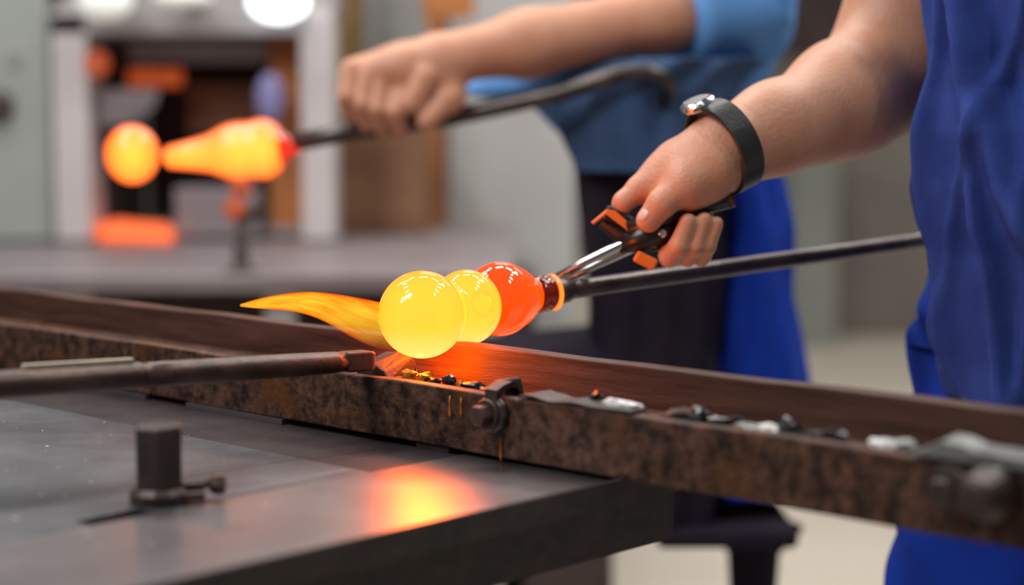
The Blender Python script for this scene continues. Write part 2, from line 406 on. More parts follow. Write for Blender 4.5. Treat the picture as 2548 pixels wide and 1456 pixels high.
for (u, v) in ((U0+.62, VN+.1), (U0+.62, VB-.06), (UE-.1, VN+.1), (UE-.1, VB-.06)):
    bm = bmesh.new(); rbox(bm, u-.03, u+.03, v-.03, v+.03, 0, ZT-TH-.05); obj('leg', bm, M['edge'], t)

# flecks of glass dust on the plate
rnd = random.Random(8); bm = bmesh.new()
for k in range(80):
    u = rnd.uniform(U0+.03, U0+.75); v_ = rnd.uniform(VF-.42, vd+.01) ; r_ = rnd.choice((.0003, .0004, .0005, .0008))
    c = P(u, v_, ZT+r_*.5); th = rnd.uniform(0, 3.1); l = r_*rnd.uniform(1, 3.2)
    a = Vector((math.cos(th), math.sin(th), 0)); b = Vector((-a.y, a.x, 0))
    box(bm, c, l*2, r_*1.2, r_*.9, (a, b, Vector((0, 0, 1))))
o = obj('glass_dust', bm, M['whiteglass']); o['kind'] = 'stuff'; tag(o, 'fine pale glass flecks scattered over the dark tabletop', 'dust')
# ------------------------------------------------------------------ rails
wF, wR = .012, .018
def rail(name, label, v0, v1, z0, z1, m, ua=UA, ub=UB):
    o = thing(name, label, 'rail', P(U0, (v0+v1)/2, z0), 'steel rails over the table')
    bm = bmesh.new()
    n = 60
    rings = []
    for i in range(n+1):
        u = ua+(ub-ua)*i/n
        dz = .0006*math.sin(i*2.1)+.0004*math.sin(i*5.3)
        rings.append([P(u, v0, z0+dz*.5), P(u, v1, z0+dz*.5), P(u, v1, z1+dz), P(u, v0, z1+dz)])
    loft(bm, rings)
    obj('bar', bm, m, o, bevel=.0018)
    return o
ra = rail('steel_rail', 'front rusty steel rail bar with bolts on its face', VF, VF+wF, ZFB, ZF, M['rail'])
rb = rail('steel_rail', 'rear brown steel rail bar under the glowing glass', VR, VR+wR, ZFB, ZR, M['rail_rear'])
CHZ = ZF-.012
bm = bmesh.new(); rbox(bm, UA+.02, UB-.02, VF+wF+.0005, VR-.0005, CHZ-.008, CHZ)
rs = thing('rail_stand', 'sooty channel plate and supports between the two steel rails', 'stand', P(U0, (VF+VR)/2, 0))
obj('channel_plate', bm, M['rail'], rs, label='sooty plate closing the channel between the rails')
# carriers for the rails and the legs of the stand
for u in (UA+.06, U0+.9, U0+1.7):
    bm = bmesh.new(); rbox(bm, u-.02, u+.02, VF+wF+.0005, VR-.0005, ZFB, CHZ-.008); obj('spacer', bm, M['iron'], rs)
bm = bmesh.new(); rbox(bm, UA+.02, UA+.08, VF+.004, VR+wR-.004, 0, ZFB-.0003); obj('support_leg', bm, M['iron'], rs)
for u in (U0+.2, U0+.8, U0+1.6):
    bm = bmesh.new(); rbox(bm, u-.02, u+.02, VF+.003, VR+wR-.003, ZT-.0014, ZFB-.0003); obj('foot_pad', bm, M['iron'], rs)

# hex bolt with clamp lug on the front rail
def hexbolt(parent, c, d, r, h, m, washer=True, label=None):
    bm = bmesh.new(); a, b = frame(d)
    lathe(bm, c, d, [(0, r*1.38), (r*.22, r*1.38), (r*.3, r*1.3)], 28)
    wz = obj('washer', bm, m, parent, smooth=False)
    bm = bmesh.new(); tube(bm, [c+d*r*.3, c+d*(h*.9), c+d*h], [r, r, r*.86], 6)
    return obj('bolt_head', bm, m, parent, bevel=.0008, label=label)
cl = thing('rail_clamp', 'dark iron clamp with a hex bolt over the front rail, right of the glass', 'clamp', atv(1250, 1060, VF))
bc = atv(1232, 1030, VF)
ub_, _ = uv(bc)
bm = bmesh.new()    # curved lug behind the bolt
rings = []
prof = [(-.012, .010, -.021), (-.017, .012, -.010), (-.017, .013, .004), (-.013, .011, .014)]
lathe(bm, bc, -V, [(0, .0165), (.0035, .0168), (.0065, .0145)], 10)
obj('lug', bm, M['iron'], cl, bevel=.001)
hexbolt(cl, bc-V*.0065+U*.002, -V, .0095, .014, M['rod'], label='hexagonal bolt head, catching the light')
bm = bmesh.new()    # strap arching over the rail
q = [(-.016, -.012), (-.006, .004), (.004, .010), (.012, .0095), (.02, .004), (.026, -.004)]
for i, (a, b) in enumerate(zip(q, q[1:])):
    pass
sv = [(-.0065, -.012), (-.0060, .001), (.002, .0045), (.012, .0065), (.020, .004), (.024, -.009)]
loft(bm, [[P(ub_-.012+du, VF+v*1.0, ZF+z+dz) for (v, z), dz in zip(sv+sv[::-1], [0]*6+[.0045]*6)] for du in (.004, .008, .014, .018)])
obj('strap', bm, M['iron'], cl, bevel=.0012)
bm = bmesh.new()
uh = ru(1250, 945, VF+.02)
loft(bm, [[P(uh+.017, VF+.016, ZF-.006), P(uh+.017, VF+.034, ZF-.006), P(uh+.017, VF+.032, ZF+.001), P(uh+.017, VF+.018, ZF+.001)],
          [P(uh+.006, VF+.014, ZF-.008), P(uh+.006, VF+.036, ZF-.008), P(uh+.006, VF+.034, ZF+.009), P(uh+.006, VF+.016, ZF+.009)],
          [P(uh-.008, VF+.014, ZF-.008), P(uh-.008, VF+.036, ZF-.008), P(uh-.008, VF+.034, ZF+.012), P(uh-.008, VF+.016, ZF+.012)],
          [P(uh-.012, VF+.014, ZF-.008), P(uh-.012, VF+.036, ZF-.008), P(uh-.012, VF+.034, ZF+.000), P(uh-.012, VF+.016, ZF+.000)]])
obj('hook', bm, M['iron'], cl, bevel=.002)
# flat strip lying on the rail and channel
ua_, ub2 = ru(1290, 975, VF), ru(1570, 1030, VF)
bm = bmesh.new()
n = 14; rings = []
for i in range(n+1):
    f = i/n; u = ua_+(ub2-ua_)*f; wd = .030*(1-.35*f)+.002*math.sin(i*2.3); z = ZF+.0022+.0018*math.sin(i*1.1)*(1-f)
    rings.append([P(u, VF-.0005, z-.002), P(u, VF+wd, z-.001), P(u, VF+wd, z+.0012), P(u, VF-.0005, z+.0005)])
loft(bm, rings)
tag(obj('metal_strip', bm, M['iron'], bevel=.0004), 'thin bent dark metal strip on the front rail, beside the clamp', 'strip')
# right hand end clamp: bar, round bolt
ec = thing('end_clamp', 'large blurred clamp with a pale bar and round bolt at the right end', 'clamp', atv(2400, 1200, VF))
u0e, u1e = ru(2275, 1120, VF), ru(2760, 1185, VF)
bm = bmesh.new()
n = 12; rings = []
for i in range(n+1):
    f = i/n; u = u0e+(u1e-u0e)*f; hgt = .0115*min(1, .35+f*5)+(.006*math.exp(-((f-.2)/.08)**2))
    rings.append([P(u, VF-.004, ZF+.0012), P(u, VF+.02, ZF+.0012), P(u, VF+.019, ZF+hgt), P(u, VF-.003, ZF+hgt*.85)])
loft(bm, rings); obj('clamp_bar', bm, M['greysteel'], ec, bevel=.002, label='pale galvanised bar lying on the rail')
cb = atv(2375, 1218, VF-.0005)
bm = bmesh.new(); lathe(bm, cb, -V, [(0, .017), (.006, .017), (.010, .0155), (.011, .010), (.018, .010), (.020, .008)], 28); obj('round_bolt', bm, M['iron'], ec, smooth=False)
cb = atv(2480, 1225, VF)
bm = bmesh.new(); lathe(bm, cb, -V, [(0, .02), (.016, .018), (.03, .013), (.032, .008)], 24); obj('knob', bm, M['iron'], ec, smooth=False)

# added bright strips standing for light through the gap under the front rail
for xa, xb, lab in ((185, 362, 'left of two thin bright steel shims under the front rail'), (462, 700, 'right of two thin bright steel shims under the front rail')):
    ya = 812-.0+.179*(xa)+125; 
    u_a, u_b = uv(atv(xa, 1004, VF-.003))[0], uv(atv(xb, 1004, VF-.003))[0]
    bm = bmesh.new(); rbox(bm, u_b, u_a, VF-.003, VF+.008, ZT-.0012, ZFB+.0-.0004)
    tag(obj('steel_shim', bm, M['strip']), lab, 'shim', 'steel shims under the front rail')
# molten drips on the rail face
for px, py, ln in ((1120, 985, .020), (1148, 990, .017), (1247, 1085, .021)):
    a = atv(px, py, VF-.0006)
    bm = bmesh.new()
    tube(bm, [a, a-Vector((0, 0, ln*.4))+U*.0006, a-Vector((0, 0, ln*.8)), a-Vector((0, 0, ln))], [.0008, .0007, .0016, .0004], 8)
    tag(obj('glass_drip', bm, M['amber'], smooth=True),
        {1120: 'amber glass drip on the front rail, left of two side by side', 1148: 'amber glass drip on the front rail, right of two side by side',
         1247: 'single amber glass drip below the hex bolt'}[px], 'drip', 'amber glass drips on the front rail')

# shards in the channel
def shard(px, py, v, size, m, seed, name='glass_shard', flat=.6):
    rnd = random.Random(seed)
    bm = bmesh.new(); bmesh.ops.create_icosphere(bm, subdivisions=2, radius=1)
    for vv in bm.verts:
        k = 1+rnd.uniform(-.28, .22); vv.co = Vector((round(vv.co.x*2.2)/2.2*.5+vv.co.x*.5, vv.co.y, vv.co.z))*k
    c = atv(px, py, v)
    bot = CHZ
    for vv in bm.verts: vv.co = Vector((vv.co.x*size[0], vv.co.y*size[1], vv.co.z*size[2]))
    zmin = min(vv.co.z for vv in bm.verts)
    top = c.z+size[2]*.4
    zc = max(bot-zmin, c.z-size[2]*.2)
    R_ = Matrix(((U.x, V.x, 0), (U.y, V.y, 0), (0, 0, 1)))
    uu, v_ = uv(c)
    for vv in bm.verts:
        if vv.co.z+zc < c.z-.0: vv.co.z = vv.co.z-(zc+zmin-bot)*(1 if vv.co.z < 0 else 0)
        vv.co = R_ @ vv.co + P(uu, v_, zc)
    return obj(name, bm, m, None)
SH = [
 (1058, 938, .030, (.007, .007, .006), 'amber', 'amber glass lump in the channel below the glowing bulb'),
 (1020, 932, .026, (.008, .006, .006), 'amber', 'small amber glass crumb nearest the rod tip'),
 (1078, 948, .026, (.010, .006, .004), 'char', 'first black glass shard right of the amber lumps'),
 (1120, 950, .024, (.007, .006, .007), 'char', 'pointed black glass shard beside the amber square lump'),
 (1147, 956, .022, (.004, .005, .005), 'amber', 'square amber glass bit between two black shards'),
 (1180, 962, .024, (.013, .006, .006), 'char', 'long glossy black shard just left of the clamp'),
 (1210, 972, .020, (.009, .005, .004), 'char', 'low black glass shard touching the clamp'),
 (1486, 990, .024, (.006, .006, .007), 'char', 'round black lump on the metal strip'),
 (1546, 1007, .018, (.020, .009, .006), 'whiteglass', 'white glass flake at the end of the metal strip'),
 (1700, 1030, .026, (.015, .008, .007), 'rail', 'rusty brown lump in the channel right of the white flake'),
 (1738, 1035, .026, (.010, .007, .009), 'char', 'jagged black shard beside the rusty lump'),
 (1782, 1045, .024, (.010, .006, .004), 'char', 'low black shard between the two jagged ones'),
 (1826, 1050, .024, (.009, .006, .007), 'char', 'jagged black shard left of the small white chip'),
 (1860, 1060, .020, (.014, .006, .004), 'greysteel', 'dull grey sliver left of the small white chip'),
 (1912, 1066, .018, (.010, .006, .005), 'whiteglass', 'small bright white glass chip in the middle of the right channel'),
 (1965, 1063, .026, (.009, .007, .010), 'char', 'tall black shard right of the small white chip'),
 (2020, 1080, .024, (.016, .006, .004), 'char', 'long flat black shard in the right channel'),
 (2075, 1080, .024, (.010, .006, .005), 'char', 'last black shard before the twin white chips'),
 (2180, 1104, .018, (.006, .006, .005), 'whiteglass', 'left of the twin white chips near the end clamp'),
 (2208, 1106, .018, (.006, .006, .006), 'whiteglass', 'right of the twin white chips near the end clamp'),
 (2245, 1104, .024, (.012, .006, .005), 'greysteel', 'dull grey sliver against the end clamp'),
]
for i, (px, py, dv, sz, mm, lab) in enumerate(SH):
    tag(shard(px, py, VF+dv, sz, M[mm], i+3), lab, 'shard', 'glass shards in the rail channel')
# steel block by the rod tip, lit by the glass
ut = ru(962, 905, VF+.03)
bk = thing('steel_block', 'small dark steel block under the glowing bulb, at the rod tip', 'block', P(ut, VF+.03, CHZ))
bm = bmesh.new()
loft(bm, [[P(ut+a, VF+.013, CHZ), P(ut+a, VF+.05, CHZ), P(ut+a, VF+.05, ZF+h2), P(ut+a, VF+.013, ZF+h1)] for a, h1, h2 in ((.022, .006, .016), (.0, .010, .018), (-.014, .004, .016), (-.020, -.004, .004))])
obj('block_body', bm, M['iron'], bk, bevel=.002)
bm = bmesh.new(); rbox(bm, ut-.03, ut-.018, VF+.014, VF+.04, CHZ, ZF-.001); obj('block_toe', bm, M['iron'], bk, bevel=.001)

# ------------------------------------------------------------------ rod in the foreground
vr = VF+.004
tipc = atv(922, 896, vr); dep = tipc.y
nearp = at(-160, 968, 1.30)
d = (tipc-nearp)
rd = thing('iron_rod', 'brown iron rod pointing at the glass, nearest bar on the left', 'rod', nearp)
jp = nearp+d*((345+160)/(922+160)*.83)
# find the point of the rod that shows at x=345
best = min((abs(((nearp+d*k).x/( (nearp+d*k).y*cp-((nearp+d*k).z-CZ)*sp))*F+W/2-345), k) for k in [i/400 for i in range(400)])[1]
jp = nearp+d*best
bm = bmesh.new(); tube(bm, [nearp-d*.5, jp, jp+d*.001], [.0110, .0110, .0098], 28); obj('sleeve', bm, M['rod'], rd, smooth=False, label='thicker rear sleeve of the rod')
bm = bmesh.new(); pts = [jp, jp+d*.08, tipc-d*.22, tipc-d*.10, tipc-d*.074]; tube(bm, pts, [.0101, .0106, .0102, .0096, .0086], 28); o = obj('shaft', bm, M['rod'], rd, smooth=True)
bm = bmesh.new(); tube(bm, [tipc-d*.075, tipc-d*.012, tipc], [.0124, .0126, .0114], 4, rot=PI/4); obj('square_tip', bm, M['rod'], rd, bevel=.0018, label='squared rod tip glowing in the light of the glass')
# pale stick on the sleeve
dn = d.normalized(); a_, b_ = frame(d)
k0 = jp-dn*.085; k1 = jp-dn*.003
def onrod(px):
    return nearp+d*min((abs(((nearp+d*k).x/((nearp+d*k).y*cp-((nearp+d*k).z-CZ)*sp))*F+W/2-px), k) for k in [i/400 for i in range(400)])[1]
k0, k1 = onrod(56), onrod(328)
bm = bmesh.new(); upv = b_ if b_.z > 0 else -b_
box(bm, (k0+k1)/2+upv*.0128, (k1-k0).length, .005, .0034, (dn, a_, upv))
tag(obj('pale_stick', bm, M['chalk'], bevel=.0005), 'thin pale wooden stick lying on top of the iron rod', 'stick')

# ------------------------------------------------------------------ hex post on the table
pb = atz(398, 1250, ZT); s = pb.y/F
po = thing('hex_post', 'dark six-sided steel post standing on the table', 'post', pb)
r = 65*s; hp = (1250-1050)*s
bm = bmesh.new(); tube(bm, [pb+Vector((0, 0, z)) for z in (.008, hp*.96, hp)], [r*.98, r, r*.93], 6, up=Vector((0, 1, 0)), rot=.35)
obj('post_shaft', bm, M['iron'], po, bevel=.0008)
bm = bmesh.new(); lathe(bm, pb, Vector((0, 0, 1)), [(0, r*1.16), (.008, r*1.16), (.012, r*1.0)], 24, up=Vector((0, 1, 0))); obj('collar', bm, M['iron'], po, smooth=False)
bm = bmesh.new(); sd = (V*.55-U*.85).normalized(); sd = Vector((.97, .24, 0)).normalized()
ps = pb+Vector((0, 0, .0115))
box(bm, ps+sd*(r*1.15), r*1.2, .012, .006, (sd, Vector((-sd.y, sd.x, 0)), Vector((0, 0, 1)))); obj('lug', bm, M['iron'], po, bevel=.0015)
bm = bmesh.new(); tube(bm, [ps+sd*(r*1.5)+Vector((0, 0, .001)), ps+sd*(r*2.0)+Vector((0, 0, .001))], .0035, 12); obj('screw', bm, M['rod'], po)
bm = bmesh.new(); tube(bm, [ps+sd*(r*1.9), ps+sd*(r*2.12), ps+sd*(r*2.45), ps+sd*(r*2.55)], [.006, .0085, .0085, .0055], 6); obj('bolt_head', bm, M['rod'], po, bevel=.001)
bm = bmesh.new(); box(bm, ps+sd*(r*1.42)+Vector((.0, -.010, -.006)), .016, .010, .007, (sd, Vector((-sd.y, sd.x, 0)), Vector((0, 0, 1)))); obj('wedge', bm, M['orange'] if False else M['rod'], po, bevel=.0015)

# ------------------------------------------------------------------ blowpipe with molten glass
C2 = at(1160, 765, 1.645); R2 = 89/F*1.645
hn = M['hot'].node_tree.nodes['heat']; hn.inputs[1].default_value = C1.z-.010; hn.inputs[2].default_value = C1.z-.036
C3 = at(1243, 744, 1.70); R3 = 91/F*1.70
N0 = at(1335, 733, 1.725); N1 = at(1380, 729, 1.735)
PE = at(2330, 596, 2.02)
bp = thing('blowpipe', 'dark steel blowpipe carrying a glowing gather of molten glass', 'blowpipe', N1)
# lift the second bulb so that it rests on the rear rail
v, q = implicit([ell(C1, (R1, R1, R1*1.0), None, .004), ell(C2, (R2*1.0, R2, R2*1.06), None, .011)], .0016)
me = mesh_from([(smooth_verts(v, q, 3), q)], 'molten_bulb')
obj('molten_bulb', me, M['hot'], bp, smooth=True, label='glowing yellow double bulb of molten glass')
v, q = implicit([ell(C3, (R3, R3, R3*1.02), None, .006), seg(C3+(N0-C3)*.6, N0, R3*.66, .015, .012)], .0016)
v = smooth_verts(v, q, 3)
inner = (((v-np.array(C2))/(R2*.93))**2).sum(1) < 1        # the part buried in the yellow bulb does not exist
q = q[~inner[q].all(1)]
obj('molten_bulb', mesh_from([(v, q)], 'molten_bulb'), M['hot_orange'], bp, smooth=True, label='cooler orange bulb of glass behind the yellow one')
pd = (PE-N1).normalized()
bm = bmesh.new()
A0 = N0-pd*.004
lathe(bm, A0, pd, [(0, .0135), (.003, .0172), (.007, .0185), (.011, .0165), (.015, .0178), (.019, .0172), (.022, .015)], 40)
obj('glass_neck', bm, M['neck'], bp, smooth=True, label='dark red glass neck between bulb and pipe')
for k in range(9):
    rr = random.Random(k); aa, bb = frame(pd); th = rr.uniform(0, 6.28)
    pass
A1 = A0+pd*.021
bm = bmesh.new(); lathe(bm, A1, pd, [(0, .0155), (.001, .0178), (.003, .0182), (.0045, .0165), (.005, .012)], 40); obj('glowing_rim', bm, M['hot_ring'], bp, smooth=True, label='bright orange rim of glass on the pipe end')
A2 = A1+pd*.004
L = (PE-A2).length
bm = bmesh.new(); lathe(bm, A2, pd, [(0, .0125), (.004, .0128), (.016, .0118), (.020, .0098), (.024, .0094), (L*.5, .0092), (L, .0086), (L+.5, .0086)], 32); obj('pipe', bm, M['pipe'], bp, smooth=True)

# added point lamps boosting the glass's glow: inside the bulb and just below it
for c_, e_, r_ in ((C1, 12, .030), (C1-V*.010-Vector((0, 0, R1+.012)), .55, .010)):
    gd = bpy.data.lights.new('glass_glow', 'POINT'); gd.energy = e_; gd.color = (1, .14, .002); gd.shadow_soft_size = r_
    go = bpy.data.objects.new('glass_glow', gd); C.objects.link(go); go.location = c_
# flame
fl = [(598, 757, 763), (625, 748, 767), (655, 740, 769), (700, 731, 772), (740, 726, 777), (775, 725, 787), (810, 728, 802), (840, 731, 820), (870, 736, 838), (905, 742, 856), (945, 750, 872), (985, 760, 876)]
bm = bmesh.new(); lay = bm.verts.layers.float_vector.new('flow'); rings = []; n = 40
vr_ = []
for i, (x, t0, t1) in enumerate(fl):
    Yd = 1.665-.075*i/(len(fl)-1); c = at(x, (t0+t1)/2, Yd); h = (t1-t0)/2/F*Yd
    ring = []
    for k in range(n):
        th = 2*PI*k/n
        vv = bm.verts.new(c+Vector((math.sin(th)*0, math.cos(th)*h*.62, math.sin(th)*h)))
        low = (1-math.sin(th))/2
        vv[lay] = Vector((i/3, math.sin(th)*.5+.04*i, max(.12, 1-1.0*low*max(0, (x-760)/185)**1.0)))
        ring.append(vv)
    vr_.append(ring)
for a, b in zip(vr_, vr_[1:]):
    for i in range(n): bm.faces.new((a[i], a[(i+1) % n], b[(i+1) % n], b[i]))
fo = obj('flame', bm, M['flame'], None, smooth=True); sm = fo.modifiers.new('sub', 'SUBSURF'); sm.levels = 1; sm.render_levels = 1
tag(fo, 'orange flame licking leftwards from the yellow glass bulb', 'flame')

# ------------------------------------------------------------------ hand tool
HD = 1.74
def h(px, py, dz=0): return at(px, py, HD+dz)
tl = thing('glass_jacks', 'steel jacks with black handles and orange guards held in the hand', 'jacks', h(1600, 600))
bm = bmesh.new(); tube(bm, [h(1352, 706, .02), h(1450, 655, .01), h(1560, 603, 0), h(1600, 588)], [.0035, .0052, .0062, .0062], 16, flat=.9); obj('blade', bm, M['steel'], tl, smooth=True)
bm = bmesh.new(); tube(bm, [h(1375, 712, .02), h(1470, 668, .016), h(1580, 615, .008), h(1620, 600)], [.0025, .0038, .005, .005], 16); obj('blade', bm, M['steel'], tl, smooth=True)
bm = bmesh.new(); tube(bm, [h(1540, 612, .006), h(1600, 592), h(1660, 575), h(1685, 560)], [.009, .0150, .0140, .009], 16, flat=.9); obj('socket', bm, M['blackplastic'], tl, smooth=True)
bm = bmesh.new(); tube(bm, [h(1560, 570), h(1640, 552), h(1700, 525), h(1760, 510), h(1812, 498), h(1826, 495)], [.008, .0115, .0105, .009, .0085, .007], 18); obj('handle', bm, M['blackplastic'], tl, smooth=True)
bm = bmesh.new(); tube(bm, [h(1812, 499), h(1827, 495.5)], [.0087, .0075], 18); obj('end_cap', bm, M['rod'], tl, smooth=True)
bm = bmesh.new(); tube(bm, [h(1600, 605, .005), h(1665, 598, .008), h(1720, 575, .008), h(1770, 548, .008)], [.010, .0105, .010, .008], 18); obj('handle', bm, M['blackplastic'], tl, smooth=True)
gx = (h(1600, 577)-h(1506, 530)).normalized(); gy = Vector((0, 1, 0)); gy = (gy-gx*gy.dot(gx)).normalized(); gz = gx.cross(gy)
if gz.z < 0: gz = -gz
gc = (h(1612, 583)+h(1506, 530))/2
bm = bmesh.new(); box(bm, gc+gy*.012+gz*.001, (h(1612, 583)-h(1506, 530)).length*.98, .028, .0135, (gx, gy, gz)); obj('guard', bm, M['blackplastic'], tl, bevel=.0015, label='black upper guard')
bm = bmesh.new()
loft(bm, [[gc+gx*a-gy*.0035+gz*z for a, z in ((-.0235, .0045), (-.0235, -.0005), (-.002, -.0045), (.012, -.0085), (.027, -.0085), (.026, -.001), (.004, .001), (-.016, .0065))],
          [gc+gx*a-gy*.0015+gz*z for a, z in ((-.0235, .0045), (-.0235, -.0005), (-.002, -.0045), (.012, -.0085), (.027, -.0085), (.026, -.001), (.004, .001), (-.016, .0065))]])
obj('guard_face', bm, M['orange'], tl, label='orange face of the upper guard')
bm = bmesh.new(); a1, b1 = h(1474, 556, .0), h(1512, 526, .0)
tube(bm, [a1, b1], [.0018, .0022], 8); obj('guard_rim', bm, M['orange'], tl, label='thin orange rim of the upper guard')
bm = bmesh.new(); tube(bm, [h(1500, 550, .012), h(1560, 590, .010)], [.008, .011], 12); obj('guard_web', bm, M['blackplastic'], tl)
bm = bmesh.new(); box(bm, h(1606, 648, -.006), .022, .014, .012, (gx, gy, gz)); obj('guard', bm, M['orange'], tl, bevel=.002, label='orange lower guard under the fingers')
bm = bmesh.new(); lathe(bm, h(1648, 581, -.0145), Vector((0, -1, 0)), [(0, .0042), (.002, .004), (.003, .002)], 16); obj('rivet', bm, M['chrome'], tl, label='shiny rivet')

# ------------------------------------------------------------------ near worker
wk = thing('person', 'person in a royal blue shirt and bright blue trousers holding the jacks, right edge', 'person', (.56, 1.82, 0))
a = []
WR = h(1812, 372, .012)
EL = at(2262, 168, 1.93)
def lerp(a, b, t): return a+(b-a)*t
fa = EL-WR
vax = Vector((-.447*0+.447, 0, -.894)).normalized()
# forearm (flattened wrist), elbow, upper arm
a += [seg(WR, lerp(WR, EL, .25), .0285, .036, .012), seg(WR+Vector((-.008, 0, .013)), lerp(WR, EL, .22)+Vector((0, 0, .012)), .024, .030, .02),
      seg(WR+Vector((.010, 0, -.013)), lerp(WR, EL, .22)+Vector((0, 0, -.012)), .024, .030, .02),
      seg(lerp(WR, EL, .25), lerp(WR, EL, .62), .040, .054, .03), seg(lerp(WR, EL, .62), EL, .056, .052, .03),
      seg(lerp(WR, EL, .45)+Vector((0, -.01, -.014)), lerp(WR, EL, .9)+Vector((0, -.005, -.020)), .036, .040, .03)]
SHD = Vector((.545, 1.93, 1.44))
a += [seg(EL, lerp(EL, SHD, .5), .052, .060, .04), seg(lerp(EL, SHD, .5), SHD, .060, .064, .04), seg(EL+Vector((-.006, 0, .01)), lerp(EL, SHD, .45)+Vector((-.03, 0, .01)), .040, .048, .04)]
a += [seg(at(2190, 140, 1.925), at(2258, -70, 1.93), .046, .052, .05)]
# palm / back of the hand
a += [seg(WR, h(1720, 430, .010), .030, .031, .015), seg(h(1775, 350, .014), h(1640, 430, .022), .020, .0165, .016),
      seg(h(1740, 400, .006), h(1640, 470, .012), .026, .020, .014), seg(h(1790, 410, .018), h(1735, 470, .022), .026, .022, .014),
      seg(h(1680, 400, .030), h(1765, 455, .034), .018, .020, .016)]
# thenar and thumb (towards the camera, along the handle)
a += [seg(h(1770, 420, -.004), h(1710, 455, -.012), .026, .0225, .012), seg(h(1760, 455, -.002), h(1720, 480, -.006), .020, .017, .012),
      seg(h(1712, 452, -.014), h(1648, 505, -.020), .0185, .0145, .008), seg(h(1648, 505, -.020), h(1614, 548, -.018), .0140, .0125, .005)]
# index finger stretched along the top of the handle
a += [seg(h(1650, 425, .016), h(1592, 470, .010), .0165, .0135, .008), seg(h(1592, 470, .010), h(1552, 502, .006), .0130, .0105, .004),
      seg(h(1552, 502, .006), h(1546, 512, .008), .0105, .0100, .004)]
# middle, ring, little: down behind the handles and back up towards the camera
for bx, tx, ty, r, dd in ((1672, 1712, 552, .0100, 0), (1706, 1752, 548, .0094, .003), (1742, 1782, 556, .0084, .006)):
    m0 = h(bx+8, 455, .036); p1 = h(bx+10, 590, .038); p2 = h(bx-6 if bx < 1700 else bx+4, 638, -.006+dd); p2b = h(tx-22, 612, -.020+dd); tp = h(tx, ty, -.021+dd)
    a += [seg(m0, p1, r*1.2, r*1.15, .004), seg(p1, p2, r*1.15, r*1.08, .004), seg(p2, p2b, r*1.08, r*1.05, .0035), seg(p2b, tp, r*1.04, r*.88, .0022)]
v, q = implicit(a, .0020)
armp = (smooth_verts(v, q, 2), q)
TC = Vector((.585, 1.82, 0))
b = [seg(TC+Vector((.03, 0, .95)), TC+Vector((.03, 0, 1.36)), .09, .10, .04), seg(TC+Vector((-.02, .09, 1.42)), TC+Vector((.02, -.09, 1.42)), .07, .07, .05),
     seg(TC+Vector((-.02, 0, 1.44)), TC+Vector((-.04, 0, 1.58)), .055, .052, .03), ell(TC+Vector((-.06, 0, 1.68)), (.098, .078, .118), None, .02),
     ell(TC+Vector((-.165, .0, 1.665)), (.016, .012, .022), None, .02), seg(TC+Vector((-.02, .1, 1.43)), SHD, .06, .06, .03),
     ell(TC+Vector((-.06, .08, 1.68)), (.02, .01, .03), None, .006), ell(TC+Vector((-.06, -.08, 1.68)), (.02, .01, .03), None, .006),
     seg(TC+Vector((.02, .07, .9)), TC+Vector((-.03, .08, .5)), .062, .055, .03), seg(TC+Vector((-.03, .09, .5)), TC+Vector((0, .09, .08)), .055, .04, .03),
     seg(TC+Vector((.06, -.04, .9)), TC+Vector((.09, -.04, .5)), .075, .058, .03), seg(TC+Vector((.09, -.04, .5)), TC+Vector((.1, -.04, .08)), .055, .04, .03),
     seg(TC+Vector((.02, -.11, 1.40)), TC+Vector((.16, -.13, 1.13)), .052, .042, .03), seg(TC+Vector((.16, -.13, 1.13)), TC+Vector((.12, .06, 1.02)), .042, .03, .02),
     ell(TC+Vector((.115, .10, 1.01)), (.03, .05, .03), None, .02)]
v, q = implicit(b, .008)
body = obj('body', mesh_from([armp, (smooth_verts(v, q, 2), q)], 'body'), M['skin'], wk, smooth=True, label='bare arm and hand of the near worker')
# nails
for c, nrm in ((h(1606, 545, -.031), Vector((-.5, -.8, .5))),):
    bm = bmesh.new(); bmesh.ops.create_uvsphere(bm, u_segments=16, v_segments=10, radius=1)
    a_, b_ = frame(nrm)
    dd = (h(1614, 548, -.018)-h(1648, 505, -.020)).normalized(); nn = (nrm-dd*nrm.dot(dd)).normalized(); cc = dd.cross(nn)
    c = h(1618, 543, -.018)+nn*.0118
    for vv in bm.verts: vv.co = c+dd*vv.co.x*.0072+cc*vv.co.y*.0055+nn*vv.co.z*.0018
    obj('thumb_nail', bm, M['nail'], wk, smooth=True, label='pale thumb nail')
# hair
bm = bmesh.new(); bmesh.ops.create_uvsphere(bm, u_segments=24, v_segments=14, radius=1)
for vv in bm.verts: vv.co = TC+Vector((-.05+vv.co.x*.102, vv.co.y*.086, 1.715+vv.co.z*.095))
obj('hair', bm, M['soot'], wk, smooth=True)

def cloth(name, levels, m, parent, folds, n=220, nz=200, label=None, open_bottom=True, seed=1, thick=.002):
    """levels: list of (z, cx, cy, rx, ry); folds(theta, z) gives the outward offset"""
    zs = [l[0] for l in levels]
    bm = bmesh.new(); rings = []
    for i in range(nz+1):
        z = zs[0]+(zs[-1]-zs[0])*i/nz
        g = [np.interp(z, zs, [l[k] for l in levels]) for k in range(1, 5)]
        ring = []
        for k in range(n):
            th = 2*PI*k/n; f = folds(th, z)
            ring.append(Vector((g[0]+math.cos(th)*(g[2]+f), g[1]+math.sin(th)*(g[3]+f), z)))
        rings.append(ring)
    loft(bm, rings, cap=False)
    o = obj(name, bm, m, parent, smooth=True, label=label)
    if thick:
        s_ = o.modifiers.new('thick', 'SOLIDIFY'); s_.thickness = thick; s_.offset = -1
    return o
def px2x(px, Y): return (px-W/2)/F*Y
def y2z(py, Y): return at(1274, py, Y).z
